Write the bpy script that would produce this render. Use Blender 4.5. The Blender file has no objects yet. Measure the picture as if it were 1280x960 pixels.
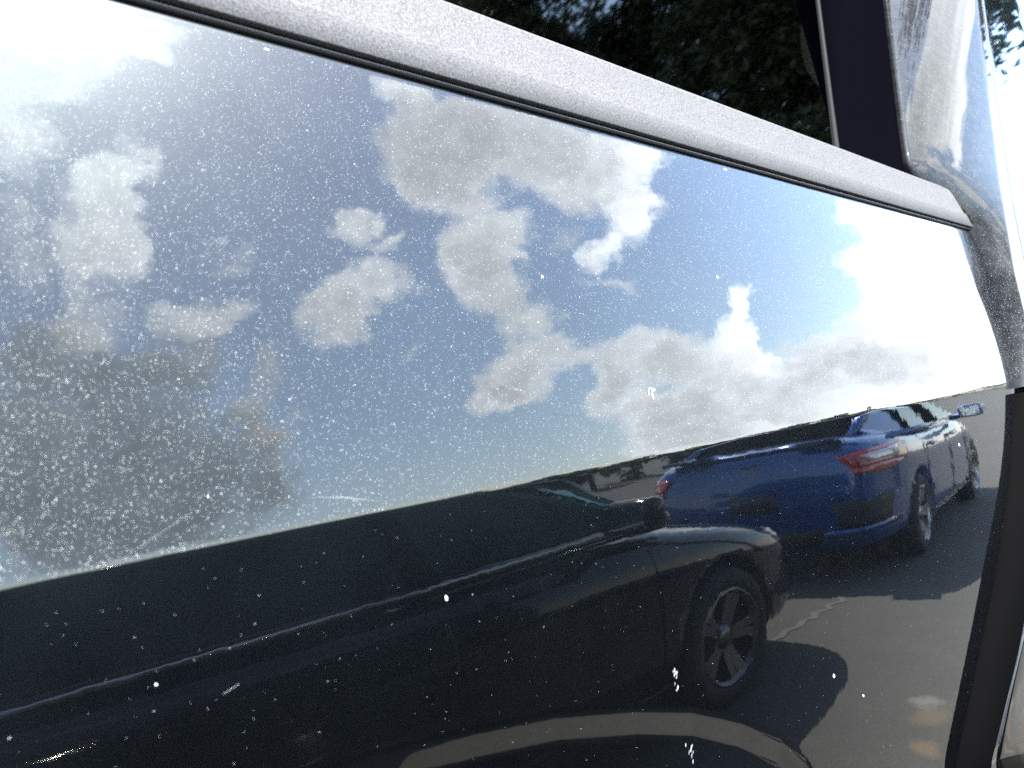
import bpy, bmesh, math, random
import numpy as np
from mathutils import Vector, Matrix
from mathutils.bvhtree import BVHTree
random.seed(7); RNG = np.random.default_rng(11)
SC = bpy.context.scene
COL = SC.collection
PI = math.pi

# ------------------------------------------------------------------ camera
XC = Vector((0.6625, 0.2427, 0.7087)); YC = Vector((0.7149, 0.0561, -0.6970)); ZC = Vector((-0.2089, 0.9685, -0.1363))
def camera_axes(vp=(1633., 403.), s=-.208, f=967.):
    a = Vector((vp[0]-640, 480-vp[1], -f)); b = Vector((vp[0]-1640, 480-(vp[1]-1000*s), -f))
    y = a.normalized(); z = a.cross(b).normalized()
    if z.y < 0: z = -z
    return y.cross(z), y, z
XC, YC, ZC = camera_axes()
cam_d = bpy.data.cameras.new('camera'); cam = bpy.data.objects.new('camera', cam_d); COL.objects.link(cam)
cam.matrix_world = Matrix.Translation((.32, 0, 1.27)) @ Matrix((XC, YC, ZC)).to_4x4()
cam_d.sensor_width = 36; cam_d.lens = 36*967/1280; cam_d.clip_start = .01; cam_d.clip_end = 3000
cam_d.dof.use_dof = True; cam_d.dof.focus_distance = .72; cam_d.dof.aperture_fstop = 11
SC.camera = cam

# ------------------------------------------------------------------ light
SUN_DIR = Vector((.51, .21, .86)).normalized()
sun_d = bpy.data.lights.new('sun', 'SUN'); sun_d.energy = 2.7; sun_d.angle = math.radians(.53); sun_d.color = (1, .965, .91)
sun = bpy.data.objects.new('sun', sun_d); COL.objects.link(sun)
sun.rotation_euler = SUN_DIR.to_track_quat('Z', 'Y').to_euler(); sun.location = (20, 12, 32)
SC.cycles.use_denoising = False
SC.view_settings.view_transform = 'Standard'; SC.view_settings.look = 'None'
SC.view_settings.exposure = EXPOSURE = 3.2; SC.view_settings.gamma = 1

CLOUDS = [
    (0.3388, 0.8438, 7.66, -2.84, 0.38, -14.47, 1.3, 1.1),
    (0.5116, 0.8602, 10.43, -5.82, -1.39, -28.12, 1, 1.4),
    (0.2763, 0.7425, 17.19, -4.54, 0.23, -16.5, 0.7, 1.2),
    (0.3986, 0.6919, 15.12, -5, -1.02, -14.76, 1.1, 1.25),
    (0.376, 0.5998, 16.52, -4.57, -1.23, -11.92, 1.1, 1.2),
    (0.3231, 0.6046, 23.13, -5.69, -0.79, -10.2, 0.7, 1.1),
    (0.3213, 0.4943, 18.02, -3.87, -2.44, -17.88, 0.6, 1),
    (0.25, 0.609, 24.95, -5.07, -0.52, -11.94, 0.6, 1),
    (0.2535, 0.4159, 10.33, -1.73, -1.34, -8.36, 0.95, 0.36),
    (0.354, 0.3402, 9.91, -1.97, -1.9, -8.25, 0.95, 0.33),
    (0.2765, 0.2466, 7.09, -1.1, -2.87, -10.71, 1, 0.33),
    (0.426, 0.2571, 13.07, 1.92, 3.75, -14.25, 0.9, 0.3),
    (0.4747, 0.2127, 17.34, -9.91, -14.66, -17.49, 0.6, 0.34),
    (0.3701, 0.1859, 10.32, -0.72, -2.79, -22.28, 0.9, 0.34),
    (0.2426, 0.1807, 9.99, -0.21, -1.01, -15.58, 0.9, 0.36),
    (0.482, 0.308, 24.74, -6.06, -6.39, -23.34, 0.4, 0.5),
    (0.2037, 0.2969, 14.45, -1.9, -2.15, -9.5, 0.9, 0.4),
    (0.4098, 0.4216, 14.53, -3.49, -3.46, -16.93, 0.7, 0.42),
    (0.4498, 0.4791, 10.33, -1.56, -0.98, -36.16, 0.9, 0.9),
    (0.5046, 0.3758, 25.95, -16.31, -6.94, -8.97, 0.7, 0.6),
    (0.4872, 0.2882, 24.77, -6.01, -5.76, -20.4, 0.6, 0.5),
    (0.5075, 0.5462, 20.19, -6.72, -7.59, -41.59, 0.45, 1.1),
    (0.6865, 0.5569, 22.61, -10.16, -6.63, -26.18, 1, 1),
    (0.7336, 0.5249, 26.96, -12.36, -15.65, -54.96, 0.7, 1),
    (0.6849, 0.4673, 13.01, -5.15, -5.2, -18.38, 1.1, 0.95),
    (0.6151, 0.4351, 17.39, 2.58, 6.85, -21.87, 1, 0.9),
    (0.6838, 0.3543, 31.88, 10.01, 31.79, -65.1, 0.6, 0.9),
    (0.5311, 0.3191, 43.47, -11.62, -14.09, -50.11, 0.5, 0.7),
    (0.8774, 0.652, 8.34, -5.76, -2.95, -9.56, 1.5, 0.72),
    (0.9939, 0.6254, 5.73, -5.98, -5.61, -9.01, 1.5, 0.68),
    (0.8731, 0.7344, 16.71, -13.32, -11.96, -43.84, 0.8, 1.1),
    (0.8525, 0.5808, 10.01, -5.9, -8.08, -25.18, 1, 0.85),
    (1.041, 0.5375, 11.24, -8.07, -5.13, -11.97, 1.2, 0.75),
    (1.1125, 0.5194, 14.56, -11.29, -6.65, -14.12, 1.2, 0.9),
    (1.0669, 0.4491, 16.98, -4.54, -0.84, -17.57, 1.2, 0.95),
    (1.0009, 0.4117, 25.33, -13.95, -11.98, -27.84, 0.9, 1.05),
    (0.8697, 0.4947, 13.09, -6.91, -4.77, -13.48, 1.2, 0.85),
    (0.8385, 0.4316, 13.63, -6.3, -4.79, -13.5, 1.2, 0.85),
    (0.8644, 0.3546, 15.36, -6.59, -6.21, -16.44, 1, 0.8),
    (0.9614, 0.4531, 26.38, -14.72, -11.8, -29.08, 0.5, 0.7),
    (0.8289, 0.2806, 12.63, -2.68, -3.41, -22.06, 1.2, 0.85),
    (0.7823, 0.2617, 18.34, 0.8, 4.9, -31.34, 1, 0.95),
    (0.9002, 0.2867, 17.39, -7.1, -12.24, -30.92, 0.9, 0.8),
    (0.9987, 0.3617, 23.93, -12.16, -35.02, -80.85, 0.4, 0.8),
    (0.9804, 0.2471, 15.19, -0.41, 1.99, -18.12, 1.2, 0.8),
    (0.9289, 0.2017, 19.72, 4.99, 11.6, -26.55, 1, 0.85),
    (1.0387, 0.2153, 15.32, -6.53, -7.88, -17.9, 1.2, 0.75),
    (1.1426, 0.2674, 35.96, -29.64, -17.35, -17.37, 0.9, 1.15),
    (1.1048, 0.2185, 23.45, -10.74, -8.79, -18.81, 1, 1),
    (1.1051, 0.1593, 17.69, -7.34, -6.33, -14.02, 1.1, 0.95),
    (0.9989, 0.1273, 12.62, -4.56, -6.12, -14.89, 1.3, 0.8),
    (1.0621, 0.1011, 11.34, -2.94, -3.84, -9.15, 1.2, 0.8),
    (0.9498, 0.1084, 19.8, -1.58, 0.3, -7.93, 1, 0.9),
    (1.3296, 0.3093, 22.3, -17.3, -19.44, -32.48, 1, 0.66),
    (1.343, 0.2329, 11.15, -7.5, -5.87, -9.98, 1.5, 0.62),
    (1.2797, 0.2358, 23.53, -14.03, -11.58, -20.84, 1, 0.62),
    (1.253, 0.1781, 17.33, -8.74, -8.98, -17.25, 1.1, 0.56),
    (1.3496, 0.1515, 18.88, -10.41, -4.95, -8.87, 1.3, 0.54),
    (1.1872, 0.1405, 13.73, -5.94, -8.91, -18.74, 1.2, 0.56),
    (1.257, 0.1069, 12.33, -5.31, -8.82, -18.1, 1.4, 0.46),
    (1.1347, 0.1077, 14.53, -5.65, -8.79, -19.85, 1.2, 0.6),
    (1.3014, 0.0673, 16.99, -6.87, -10.21, -21.22, 1.4, 0.58),
]


def build_world():
    w = bpy.data.worlds.new('World'); SC.world = w; w.use_nodes = True
    nt = w.node_tree; nt.nodes.clear(); N = nt.nodes.new; L = nt.links.new
    # one cloud puff: an ellipse in (azimuth, elevation) with a parabolic fall-off
    g = bpy.data.node_groups.new('cloud_puff', 'ShaderNodeTree')
    for nm, tp in (('P', 'NodeSocketVector'), ('C', 'NodeSocketVector'), ('U', 'NodeSocketVector'), ('V', 'NodeSocketVector'), ('W', 'NodeSocketFloat'), ('B', 'NodeSocketFloat'), ('F0', 'NodeSocketFloat'), ('G0', 'NodeSocketFloat')):
        g.interface.new_socket(nm, in_out='INPUT', socket_type=tp)
    g.interface.new_socket('F', in_out='OUTPUT', socket_type='NodeSocketFloat'); g.interface.new_socket('G', in_out='OUTPUT', socket_type='NodeSocketFloat')
    gi = g.nodes.new('NodeGroupInput'); go = g.nodes.new('NodeGroupOutput')
    def vm(op, a, b):
        n = g.nodes.new('ShaderNodeVectorMath'); n.operation = op; g.links.new(a, n.inputs[0]); g.links.new(b, n.inputs[1]); return n.outputs['Value'] if op == 'DOT_PRODUCT' else n.outputs[0]
    def ma(op, a, b, c=None, clamp=False):
        n = g.nodes.new('ShaderNodeMath'); n.operation = op; n.use_clamp = clamp
        for i, v in enumerate((a, b, c)):
            if v is None: continue
            if isinstance(v, (int, float)): n.inputs[i].default_value = v
            else: g.links.new(v, n.inputs[i])
        return n.outputs[0]
    d = vm('SUBTRACT', gi.outputs['P'], gi.outputs['C'])
    u = vm('DOT_PRODUCT', d, gi.outputs['U']); v = vm('DOT_PRODUCT', d, gi.outputs['V'])
    q = ma('MULTIPLY_ADD', u, u, ma('MULTIPLY', v, v))
    k = ma('SUBTRACT', 1.0, q, clamp=True)
    wk = ma('MULTIPLY', k, gi.outputs['W'])
    g.links.new(ma('ADD', wk, gi.outputs['F0']), go.inputs['F'])
    g.links.new(ma('MULTIPLY_ADD', wk, gi.outputs['B'], gi.outputs['G0']), go.inputs['G'])

    def M(op, a, b=None, c=None, clamp=False):
        n = N('ShaderNodeMath'); n.operation = op; n.use_clamp = clamp
        for i, v in enumerate((a, b, c)):
            if v is None: continue
            if isinstance(v, (int, float)): n.inputs[i].default_value = v
            else: L(v, n.inputs[i])
        return n.outputs[0]
    def VM(op, a, b=None, s=None):
        n = N('ShaderNodeVectorMath'); n.operation = op
        for i, v in enumerate((a, b)):
            if v is None: continue
            if isinstance(v, tuple): n.inputs[i].default_value = v
            else: L(v, n.inputs[i])
        if s is not None: n.inputs['Scale'].default_value = s
        return n.outputs[0]
    def noise(vec, scale, detail, rough, out='Fac'):
        n = N('ShaderNodeTexNoise'); n.inputs['Scale'].default_value = scale; n.inputs['Detail'].default_value = detail; n.inputs['Roughness'].default_value = rough
        L(vec, n.inputs['Vector']); return n.outputs[out]
    def smooth(v, lo, hi, a=0., b=1.):
        n = N('ShaderNodeMapRange'); n.interpolation_type = 'SMOOTHSTEP'; L(v, n.inputs[0])
        for i, x in enumerate((lo, hi, a, b)): n.inputs[i+1].default_value = x
        return n.outputs[0]
    tc = N('ShaderNodeTexCoord'); D = tc.outputs['Generated']
    w1 = VM('SCALE', VM('SUBTRACT', noise(D, 9, 3, .55, 'Color'), (.5, .5, .5)), s=.10)
    w2 = VM('SCALE', VM('SUBTRACT', noise(D, 30, 7, .60, 'Color'), (.5, .5, .5)), s=.060)
    Dw = VM('NORMALIZE', VM('ADD', VM('ADD', D, w1), w2))
    sx = N('ShaderNodeSeparateXYZ'); L(Dw, sx.inputs[0])
    az = M('ARCTAN2', sx.outputs[1], sx.outputs[0]); el = M('ARCSINE', sx.outputs[2])
    cx = N('ShaderNodeCombineXYZ'); L(az, cx.inputs[0]); L(el, cx.inputs[1]); P = cx.outputs[0]
    F = G = None
    for (a, e, m00, m01, m10, m11, wt, br) in CLOUDS:
        n = N('ShaderNodeGroup'); n.node_tree = g; L(P, n.inputs['P'])
        n.inputs['C'].default_value = (a, e, 0); n.inputs['U'].default_value = (m00, m01, 0); n.inputs['V'].default_value = (m10, m11, 0)
        n.inputs['W'].default_value = wt; n.inputs['B'].default_value = br
        if F is not None: L(F, n.inputs['F0']); L(G, n.inputs['G0'])
        F, G = n.outputs['F'], n.outputs['G']
    bright = M('DIVIDE', M('ADD', G, .012), M('ADD', F, .02))
    fb = noise(D, 15, 12, .60)
    dens_in = M('MULTIPLY_ADD', M('SUBTRACT', fb, .5), 1.35, F)
    dens = M('MULTIPLY', smooth(dens_in, .02, 1.0), smooth(F, .0, .12))
    # the rest of the sky carries the same kind of cloud
    sd = N('ShaderNodeSeparateXYZ'); L(D, sd.inputs[0])
    cd = N('ShaderNodeCombineXYZ'); zz = M('ADD', M('ABSOLUTE', sd.outputs[2]), .25)
    L(M('DIVIDE', sd.outputs[0], zz), cd.inputs[0]); L(M('DIVIDE', sd.outputs[1], zz), cd.inputs[1])
    gen = noise(cd.outputs[0], 1.6, 9, .58)
    sp = N('ShaderNodeSeparateXYZ'); L(P, sp.inputs[0])
    wa = M('DIVIDE', M('SUBTRACT', az, .78), .85); we = M('DIVIDE', M('SUBTRACT', el, .40), .62)
    win = smooth(M('ADD', M('MULTIPLY', wa, wa), M('MULTIPLY', we, we)), .75, 1.25)
    gd = M('MULTIPLY', smooth(gen, .55, .74), win)
    low = M('MULTIPLY', smooth(M('ABSOLUTE', sd.outputs[2]), .0, .20, 1.0, .0), .45)   # thin haze along the horizon
    dens2 = M('MAXIMUM', M('MAXIMUM', dens, gd), low)
    br2 = M('ADD', M('MULTIPLY', bright, M('SUBTRACT', 1.0, gd, clamp=True)), M('MULTIPLY', gd, .7))
    # relief: lit towards the sun, greyer where thick
    Ds = VM('ADD', D, tuple(SUN_DIR*.012))
    rel = M('SUBTRACT', fb, noise(Ds, 15, 12, .60))
    thick = smooth(dens_in, .35, 1.9, 1.10, .80)
    shade = M('MULTIPLY', M('MULTIPLY', br2, thick), M('MULTIPLY_ADD', rel, 1.2, 1.0))
    sky = N('ShaderNodeTexSky'); sky.sky_type = 'NISHITA'; sky.sun_disc = False
    sky.sun_elevation = math.asin(SUN_DIR.z); sky.sun_rotation = math.atan2(SUN_DIR.x, SUN_DIR.y)
    sky.altitude = 50; sky.air_density = 1.15; sky.dust_density = .6; sky.ozone_density = .15
    cc = N('ShaderNodeMix'); cc.data_type = 'RGBA'
    col = N('ShaderNodeVectorMath'); col.operation = 'SCALE'; L(shade, col.inputs['Scale'])
    tn = N('ShaderNodeMix'); tn.data_type = 'RGBA'; L(smooth(br2, .34, .46), tn.inputs['Factor'])
    tn.inputs[6].default_value = (CLOUD_RAD*.82, CLOUD_RAD*.96, CLOUD_RAD*1.10, 1); tn.inputs[7].default_value = (CLOUD_RAD*.94, CLOUD_RAD*1.0, CLOUD_RAD*1.06, 1); L(tn.outputs[2], col.inputs[0])
    L(M('MULTIPLY', dens2, .97), cc.inputs['Factor']); L(sky.outputs[0], cc.inputs[6]); L(col.outputs[0], cc.inputs[7])
    bg = N('ShaderNodeBackground'); bg.inputs['Strength'].default_value = .108; L(cc.outputs[2], bg.inputs['Color'])
    o = N('ShaderNodeOutputWorld'); L(bg.outputs[0], o.inputs['Surface'])
CLOUD_RAD = 10.0
build_world()

# ------------------------------------------------------------------ helpers
def link_mesh(name, verts, faces, mat=None, parent=None, smooth=True):
    me = bpy.data.meshes.new(name); me.from_pydata([tuple(v) for v in verts], [], faces)
    if smooth: me.polygons.foreach_set('use_smooth', [True]*len(me.polygons))
    me.update()
    o = bpy.data.objects.new(name, me); COL.objects.link(o)
    if mat: me.materials.append(mat)
    if parent: o.parent = parent
    return o
def obj_bm(name, bm, mat=None, parent=None, smooth=False, recalc=True):
    me = bpy.data.meshes.new(name)
    if recalc: bmesh.ops.recalc_face_normals(bm, faces=bm.faces)
    bm.to_mesh(me); bm.free()
    if smooth: me.polygons.foreach_set('use_smooth', [True]*len(me.polygons))
    o = bpy.data.objects.new(name, me); COL.objects.link(o)
    if mat: me.materials.append(mat)
    if parent: o.parent = parent
    return o
def thing(name, label, cat, loc=(0, 0, 0), rz=0, group=None):
    o = bpy.data.objects.new(name, None); COL.objects.link(o); o.location = loc; o.rotation_euler = (0, 0, rz)
    o.empty_display_size = .1
    tag(o, label, cat, group); return o
def tag(o, label, cat, group=None):
    o['label'] = label; o['category'] = cat
    if group: o['group'] = group
    return o
def grid(rows, name, mat, parent, smooth=True, flip=False, closed=False):
    n = len(rows); m = len(rows[0]); V = [p for r in rows for p in r]; Fc = []
    for i in range(n-1):
        for j in range(m if closed else m-1):
            k = (j+1) % m
            q = (i*m+j, i*m+k, (i+1)*m+k, (i+1)*m+j); Fc.append(q[::-1] if flip else q)
    return link_mesh(name, V, Fc, mat, parent, smooth)
def box(bm, c, s, rot=None):
    r = bmesh.ops.create_cube(bm, size=1); M4 = Matrix.Translation(c) @ (rot.to_4x4() if rot else Matrix()) @ Matrix.Diagonal((*s, 1))
    bmesh.ops.transform(bm, matrix=M4, verts=r['verts']); return r['verts']
def tube(bm, pts, rad, n=6):
    pts = [Vector(p) for p in pts]; rads = rad if isinstance(rad, (list, tuple)) else [rad]*len(pts); rings = []
    for i, p in enumerate(pts):
        t = (pts[min(i+1, len(pts)-1)]-pts[max(i-1, 0)]).normalized()
        a = t.orthogonal().normalized() if not rings else (ra - t*ra.dot(t)).normalized()
        ra = a; b = t.cross(a)
        rings.append([bm.verts.new(p+(a*math.cos(2*PI*k/n)+b*math.sin(2*PI*k/n))*rads[i]) for k in range(n)])
    for i in range(len(rings)-1):
        for k in range(n): bm.faces.new((rings[i][k], rings[i][(k+1) % n], rings[i+1][(k+1) % n], rings[i+1][k]))
    bm.faces.new(rings[0][::-1]); bm.faces.new(rings[-1])
def lathe(bm, prof, axis='X', n=32, centre=(0, 0, 0)):
    """prof: (radius, offset along the axis)"""
    rings = []
    for r, x in prof:
        rings.append([bm.verts.new((centre[0]+x, centre[1]+r*math.cos(2*PI*k/n), centre[2]+r*math.sin(2*PI*k/n))) for k in range(n)])
    for i in range(len(rings)-1):
        for k in range(n): bm.faces.new((rings[i][k], rings[i][(k+1) % n], rings[i+1][(k+1) % n], rings[i+1][k]))
    return rings

# ------------------------------------------------------------------ materials
def mat(name, base=(.5, .5, .5), rough=.5, metal=0., coat=0., spec=.5, emit=None):
    m = bpy.data.materials.new(name); m.use_nodes = True; b = m.node_tree.nodes['Principled BSDF']
    b.inputs['Base Color'].default_value = (*base, 1); b.inputs['Roughness'].default_value = rough; b.inputs['Metallic'].default_value = metal
    b.inputs['Coat Weight'].default_value = coat; b.inputs['Coat Roughness'].default_value = .02; b.inputs['Specular IOR Level'].default_value = spec
    return m
def nodes(m): return m.node_tree, m.node_tree.nodes, m.node_tree.links, m.node_tree.nodes['Principled BSDF']
def dusty_paint(name, base, haze, film, rough=.0, ior=1.55):
    """clear-coated paint under a thin film of road dust: a mirror, a broad weak lobe, a little diffuse dust"""
    m = mat(name, base, rough, 0); nt, N, L, b = nodes(m)
    b.inputs['IOR'].default_value = ior
    out = N['Material Output']
    tc = N.new('ShaderNodeTexCoord')
    def noise(sc, det, lo, hi):
        n = N.new('ShaderNodeTexNoise'); n.inputs['Scale'].default_value = sc; n.inputs['Detail'].default_value = det; L.new(tc.outputs['Object'], n.inputs['Vector'])
        r = N.new('ShaderNodeMapRange'); L.new(n.outputs['Fac'], r.inputs[0]); r.inputs[1].default_value = .3; r.inputs[2].default_value = .7; r.inputs[3].default_value = lo; r.inputs[4].default_value = hi
        return r.outputs[0]
    gl = N.new('ShaderNodeBsdfGlossy'); gl.inputs['Roughness'].default_value = .36; gl.inputs['Color'].default_value = (.72, .93, 1, 1)
    mx = N.new('ShaderNodeMixShader'); L.new(noise(14, 5, haze*.7, haze*1.3), mx.inputs[0]); L.new(b.outputs[0], mx.inputs[1]); L.new(gl.outputs[0], mx.inputs[2])
    df = N.new('ShaderNodeBsdfDiffuse'); df.inputs['Color'].default_value = (.55, .52, .47, 1)
    m2 = N.new('ShaderNodeMixShader'); L.new(noise(60, 6, film*.4, film*1.6), m2.inputs[0]); L.new(mx.outputs[0], m2.inputs[1]); L.new(df.outputs[0], m2.inputs[2])
    L.new(m2.outputs[0], out.inputs['Surface'])
    # orange peel / slight panel wave
    n = N.new('ShaderNodeTexNoise'); n.inputs['Scale'].default_value = 55; n.inputs['Detail'].default_value = 2; L.new(tc.outputs['Object'], n.inputs['Vector'])
    bp = N.new('ShaderNodeBump'); bp.inputs['Strength'].default_value = .05; bp.inputs['Distance'].default_value = .0006; L.new(n.outputs['Fac'], bp.inputs['Height'])
    L.new(bp.outputs[0], b.inputs['Normal'])
    return m
M_PAINT = dusty_paint('black_paint', (.0006, .0007, .0011), .0075, .0004)
M_PAINT_DUSTY = dusty_paint('black_paint_dusty', (.0006, .0007, .0011), .002, .026, .02, 1.20)
M_CARBLK = mat('black_car_paint', (.003, .003, .004), .10, 0, .35, spec=.3)
M_BLUE = mat('blue_car_paint', (.007, .050, .20), .25, .35, 1.0)
M_GLASSBLK = mat('black_gloss_plastic', (.0012, .0012, .0022), .35, spec=.004)
M_RUBBER = mat('rubber', (.012, .012, .013), .55)
M_GLASSBLK.node_tree.nodes['Principled BSDF'].inputs['IOR'].default_value = 1.04
M_SEALGREY = mat('seal_grey', (.05, .05, .052), .4)
M_DARK = mat('dark_plastic', (.012, .012, .013), .7)
M_CLAD = mat('cladding_black', (.0008, .0008, .0009), .7, spec=.01)
M_CHROME = mat('chrome', (.75, .76, .78), .08, 1.0)
M_RIM = mat('rim_alloy', (.30, .31, .32), .32, 1.0)
M_TYRE = mat('tyre', (.014, .014, .014), .75)
M_SPECK = mat('dust', (.72, .71, .68), .55, spec=.6)
M_SCRATCH = mat('scratch', (.42, .42, .43), .5)
M_LAMPRED = mat('lamp_red', (.35, .012, .012), .15, 0, 1.0)
M_LAMPCLR = mat('lamp_clear', (.55, .5, .5), .12, .3, 1.0)

def trim_material():
    m = mat('belt_trim', (.13, .132, .137), .78, .0, spec=.2); nt, N, L, b = nodes(m)
    tc = N.new('ShaderNodeTexCoord')
    n = N.new('ShaderNodeTexNoise'); n.inputs['Scale'].default_value = 620; n.inputs['Detail'].default_value = 2; L.new(tc.outputs['Object'], n.inputs['Vector'])
    r = N.new('ShaderNodeMapRange'); L.new(n.outputs['Fac'], r.inputs[0]); r.inputs[1].default_value = .3; r.inputs[2].default_value = .7; r.inputs[3].default_value = .030; r.inputs[4].default_value = .098
    n2 = N.new('ShaderNodeTexNoise'); n2.inputs['Scale'].default_value = 30; n2.inputs['Detail'].default_value = 6; L.new(tc.outputs['Object'], n2.inputs['Vector'])
    mm = N.new('ShaderNodeMath'); mm.operation = 'MULTIPLY_ADD'; L.new(n2.outputs['Fac'], mm.inputs[0]); mm.inputs[1].default_value = .012; L.new(r.outputs[0], mm.inputs[2])
    c = N.new('ShaderNodeCombineColor'); L.new(mm.outputs[0], c.inputs[0]); L.new(mm.outputs[0], c.inputs[1])
    m3 = N.new('ShaderNodeMath'); m3.operation = 'MULTIPLY'; L.new(mm.outputs[0], m3.inputs[0]); m3.inputs[1].default_value = 1.03; L.new(m3.outputs[0], c.inputs[2])
    L.new(c.outputs[0], b.inputs['Base Color'])
    bp = N.new('ShaderNodeBump'); bp.inputs['Strength'].default_value = .35; bp.inputs['Distance'].default_value = .0005; L.new(n.outputs['Fac'], bp.inputs['Height']); L.new(bp.outputs[0], b.inputs['Normal'])
    return m
M_TRIM = trim_material()
def tinted(name, tint, gloss=(.9, .95, .95)):
    m = bpy.data.materials.new(name); m.use_nodes = True; nt = m.node_tree; N = nt.nodes; L = nt.links; N.clear()
    tr = N.new('ShaderNodeBsdfTransparent'); tr.inputs[0].default_value = (*tint, 1)
    gl = N.new('ShaderNodeBsdfGlossy'); gl.inputs['Roughness'].default_value = .0; gl.inputs['Color'].default_value = (*gloss, 1)
    fr = N.new('ShaderNodeFresnel'); fr.inputs[0].default_value = 1.5
    mx = N.new('ShaderNodeMixShader'); L.new(fr.outputs[0], mx.inputs[0]); L.new(tr.outputs[0], mx.inputs[1]); L.new(gl.outputs[0], mx.inputs[2])
    o = N.new('ShaderNodeOutputMaterial'); L.new(mx.outputs[0], o.inputs[0]); return m
M_PRIVACY = tinted('privacy_glass', (.03, .033, .03), (.125, .135, .125))
M_PRIVACY.node_tree.nodes['Glossy BSDF'].inputs['Roughness'].default_value = .03
M_TINT = tinted('tinted_glass', (.20, .24, .22), (.30, .46, .40))
M_WINDOW = tinted('window_glass', (.42, .50, .46))

def asphalt():
    m = mat('asphalt', (.06, .06, .06), .85); nt, N, L, b = nodes(m); tc = N.new('ShaderNodeTexCoord')
    def noise(sc, det, ro=.6):
        n = N.new('ShaderNodeTexNoise'); n.inputs['Scale'].default_value = sc; n.inputs['Detail'].default_value = det; n.inputs['Roughness'].default_value = ro; L.new(tc.outputs['Object'], n.inputs['Vector']); return n.outputs['Fac']
    fine = noise(110, 3); big = noise(.7, 6); mid = noise(5, 6, .7)
    r = N.new('ShaderNodeValToRGB'); r.color_ramp.elements[0].position = .3; r.color_ramp.elements[0].color = (.038, .036, .030, 1); r.color_ramp.elements[1].position = .72; r.color_ramp.elements[1].color = (.085, .081, .069, 1); L.new(fine, r.inputs[0])
    mx = N.new('ShaderNodeMix'); mx.data_type = 'RGBA'; mx.blend_type = 'MULTIPLY'; mx.inputs['Factor'].default_value = 1
    r2 = N.new('ShaderNodeValToRGB'); r2.color_ramp.elements[0].position = .3; r2.color_ramp.elements[0].color = (.75, .75, .75, 1); r2.color_ramp.elements[1].position = .7; r2.color_ramp.elements[1].color = (1.15, 1.14, 1.1, 1)
    ad = N.new('ShaderNodeMath'); ad.operation = 'ADD'; L.new(big, ad.inputs[0]); L.new(mid, ad.inputs[1]); ml = N.new('ShaderNodeMath'); ml.operation = 'MULTIPLY'; L.new(ad.outputs[0], ml.inputs[0]); ml.inputs[1].default_value = .5; L.new(ml.outputs[0], r2.inputs[0])
    L.new(r.outputs[0], mx.inputs[6]); L.new(r2.outputs[0], mx.inputs[7])
    # brownish dirt patches near the kerb side of the parked SUV
    pos = N.new('ShaderNodeSeparateXYZ'); L.new(tc.outputs['Object'], pos.inputs[0])
    cur = mx.outputs[2]
    for (x, y, rr, col, k) in ((.60, 2.66, .075, (.16, .11, .06), .9), (.66, 2.92, .09, (.14, .10, .06), .8), (.74, 3.05, .07, (.22, .20, .17), .7), (.50, 3.15, .16, (.15, .12, .085), .5)):
        v = N.new('ShaderNodeVectorMath'); v.operation = 'DISTANCE'; L.new(tc.outputs['Object'], v.inputs[0]); v.inputs[1].default_value = (x, y, 0)
        a = N.new('ShaderNodeMath'); a.operation = 'MULTIPLY_ADD'; L.new(mid, a.inputs[0]); a.inputs[1].default_value = rr*4.2; L.new(v.outputs['Value'], a.inputs[2])
        q = N.new('ShaderNodeMapRange'); q.interpolation_type = 'SMOOTHSTEP'; L.new(a.outputs[0], q.inputs[0]); q.inputs[1].default_value = rr*2.0; q.inputs[2].default_value = rr*3.3; q.inputs[3].default_value = k*.75; q.inputs[4].default_value = 0
        x2 = N.new('ShaderNodeMix'); x2.data_type = 'RGBA'; L.new(q.outputs[0], x2.inputs['Factor']); L.new(cur, x2.inputs[6]); x2.inputs[7].default_value = (*col, 1); cur = x2.outputs[2]
    L.new(cur, b.inputs['Base Color'])
    bp = N.new('ShaderNodeBump'); bp.inputs['Strength'].default_value = .5; bp.inputs['Distance'].default_value = .004; L.new(fine, bp.inputs['Height']); L.new(bp.outputs[0], b.inputs['Normal'])
    return m
def leaf_material(name, c1, c2):
    m = mat(name, c1, .55); nt, N, L, b = nodes(m); oi = N.new('ShaderNodeTexCoord'); n = N.new('ShaderNodeTexNoise'); n.inputs['Scale'].default_value = 3.5; n.inputs['Detail'].default_value = 4; L.new(oi.outputs['Object'], n.inputs['Vector'])
    r = N.new('ShaderNodeValToRGB'); r.color_ramp.elements[0].position = .35; r.color_ramp.elements[0].color = (*c1, 1); r.color_ramp.elements[1].position = .65; r.color_ramp.elements[1].color = (*c2, 1); L.new(n.outputs['Fac'], r.inputs[0]); L.new(r.outputs[0], b.inputs['Base Color'])
    tl = N.new('ShaderNodeBsdfTranslucent'); L.new(r.outputs[0], tl.inputs[0]); mx = N.new('ShaderNodeMixShader'); mx.inputs[0].default_value = .18; L.new(b.outputs[0], mx.inputs[1]); L.new(tl.outputs[0], mx.inputs[2]); L.new(mx.outputs[0], N['Material Output'].inputs[0])
    return m
M_LEAF = leaf_material('leaves', (.020, .027, .010), (.045, .055, .020))
M_SHRUB = leaf_material('shrub_leaves', (.03, .06, .03), (.06, .11, .05))
M_BARK = mat('bark', (.07, .055, .04), .9)

# ------------------------------------------------------------------ ground
gm = []
ground = link_mesh('ground', [(-900, -900, 0), (900, -900, 0), (900, 900, 0), (-900, 900, 0)], [(0, 1, 2, 3)], asphalt(), None, False)
ground['kind'] = 'structure'

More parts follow.
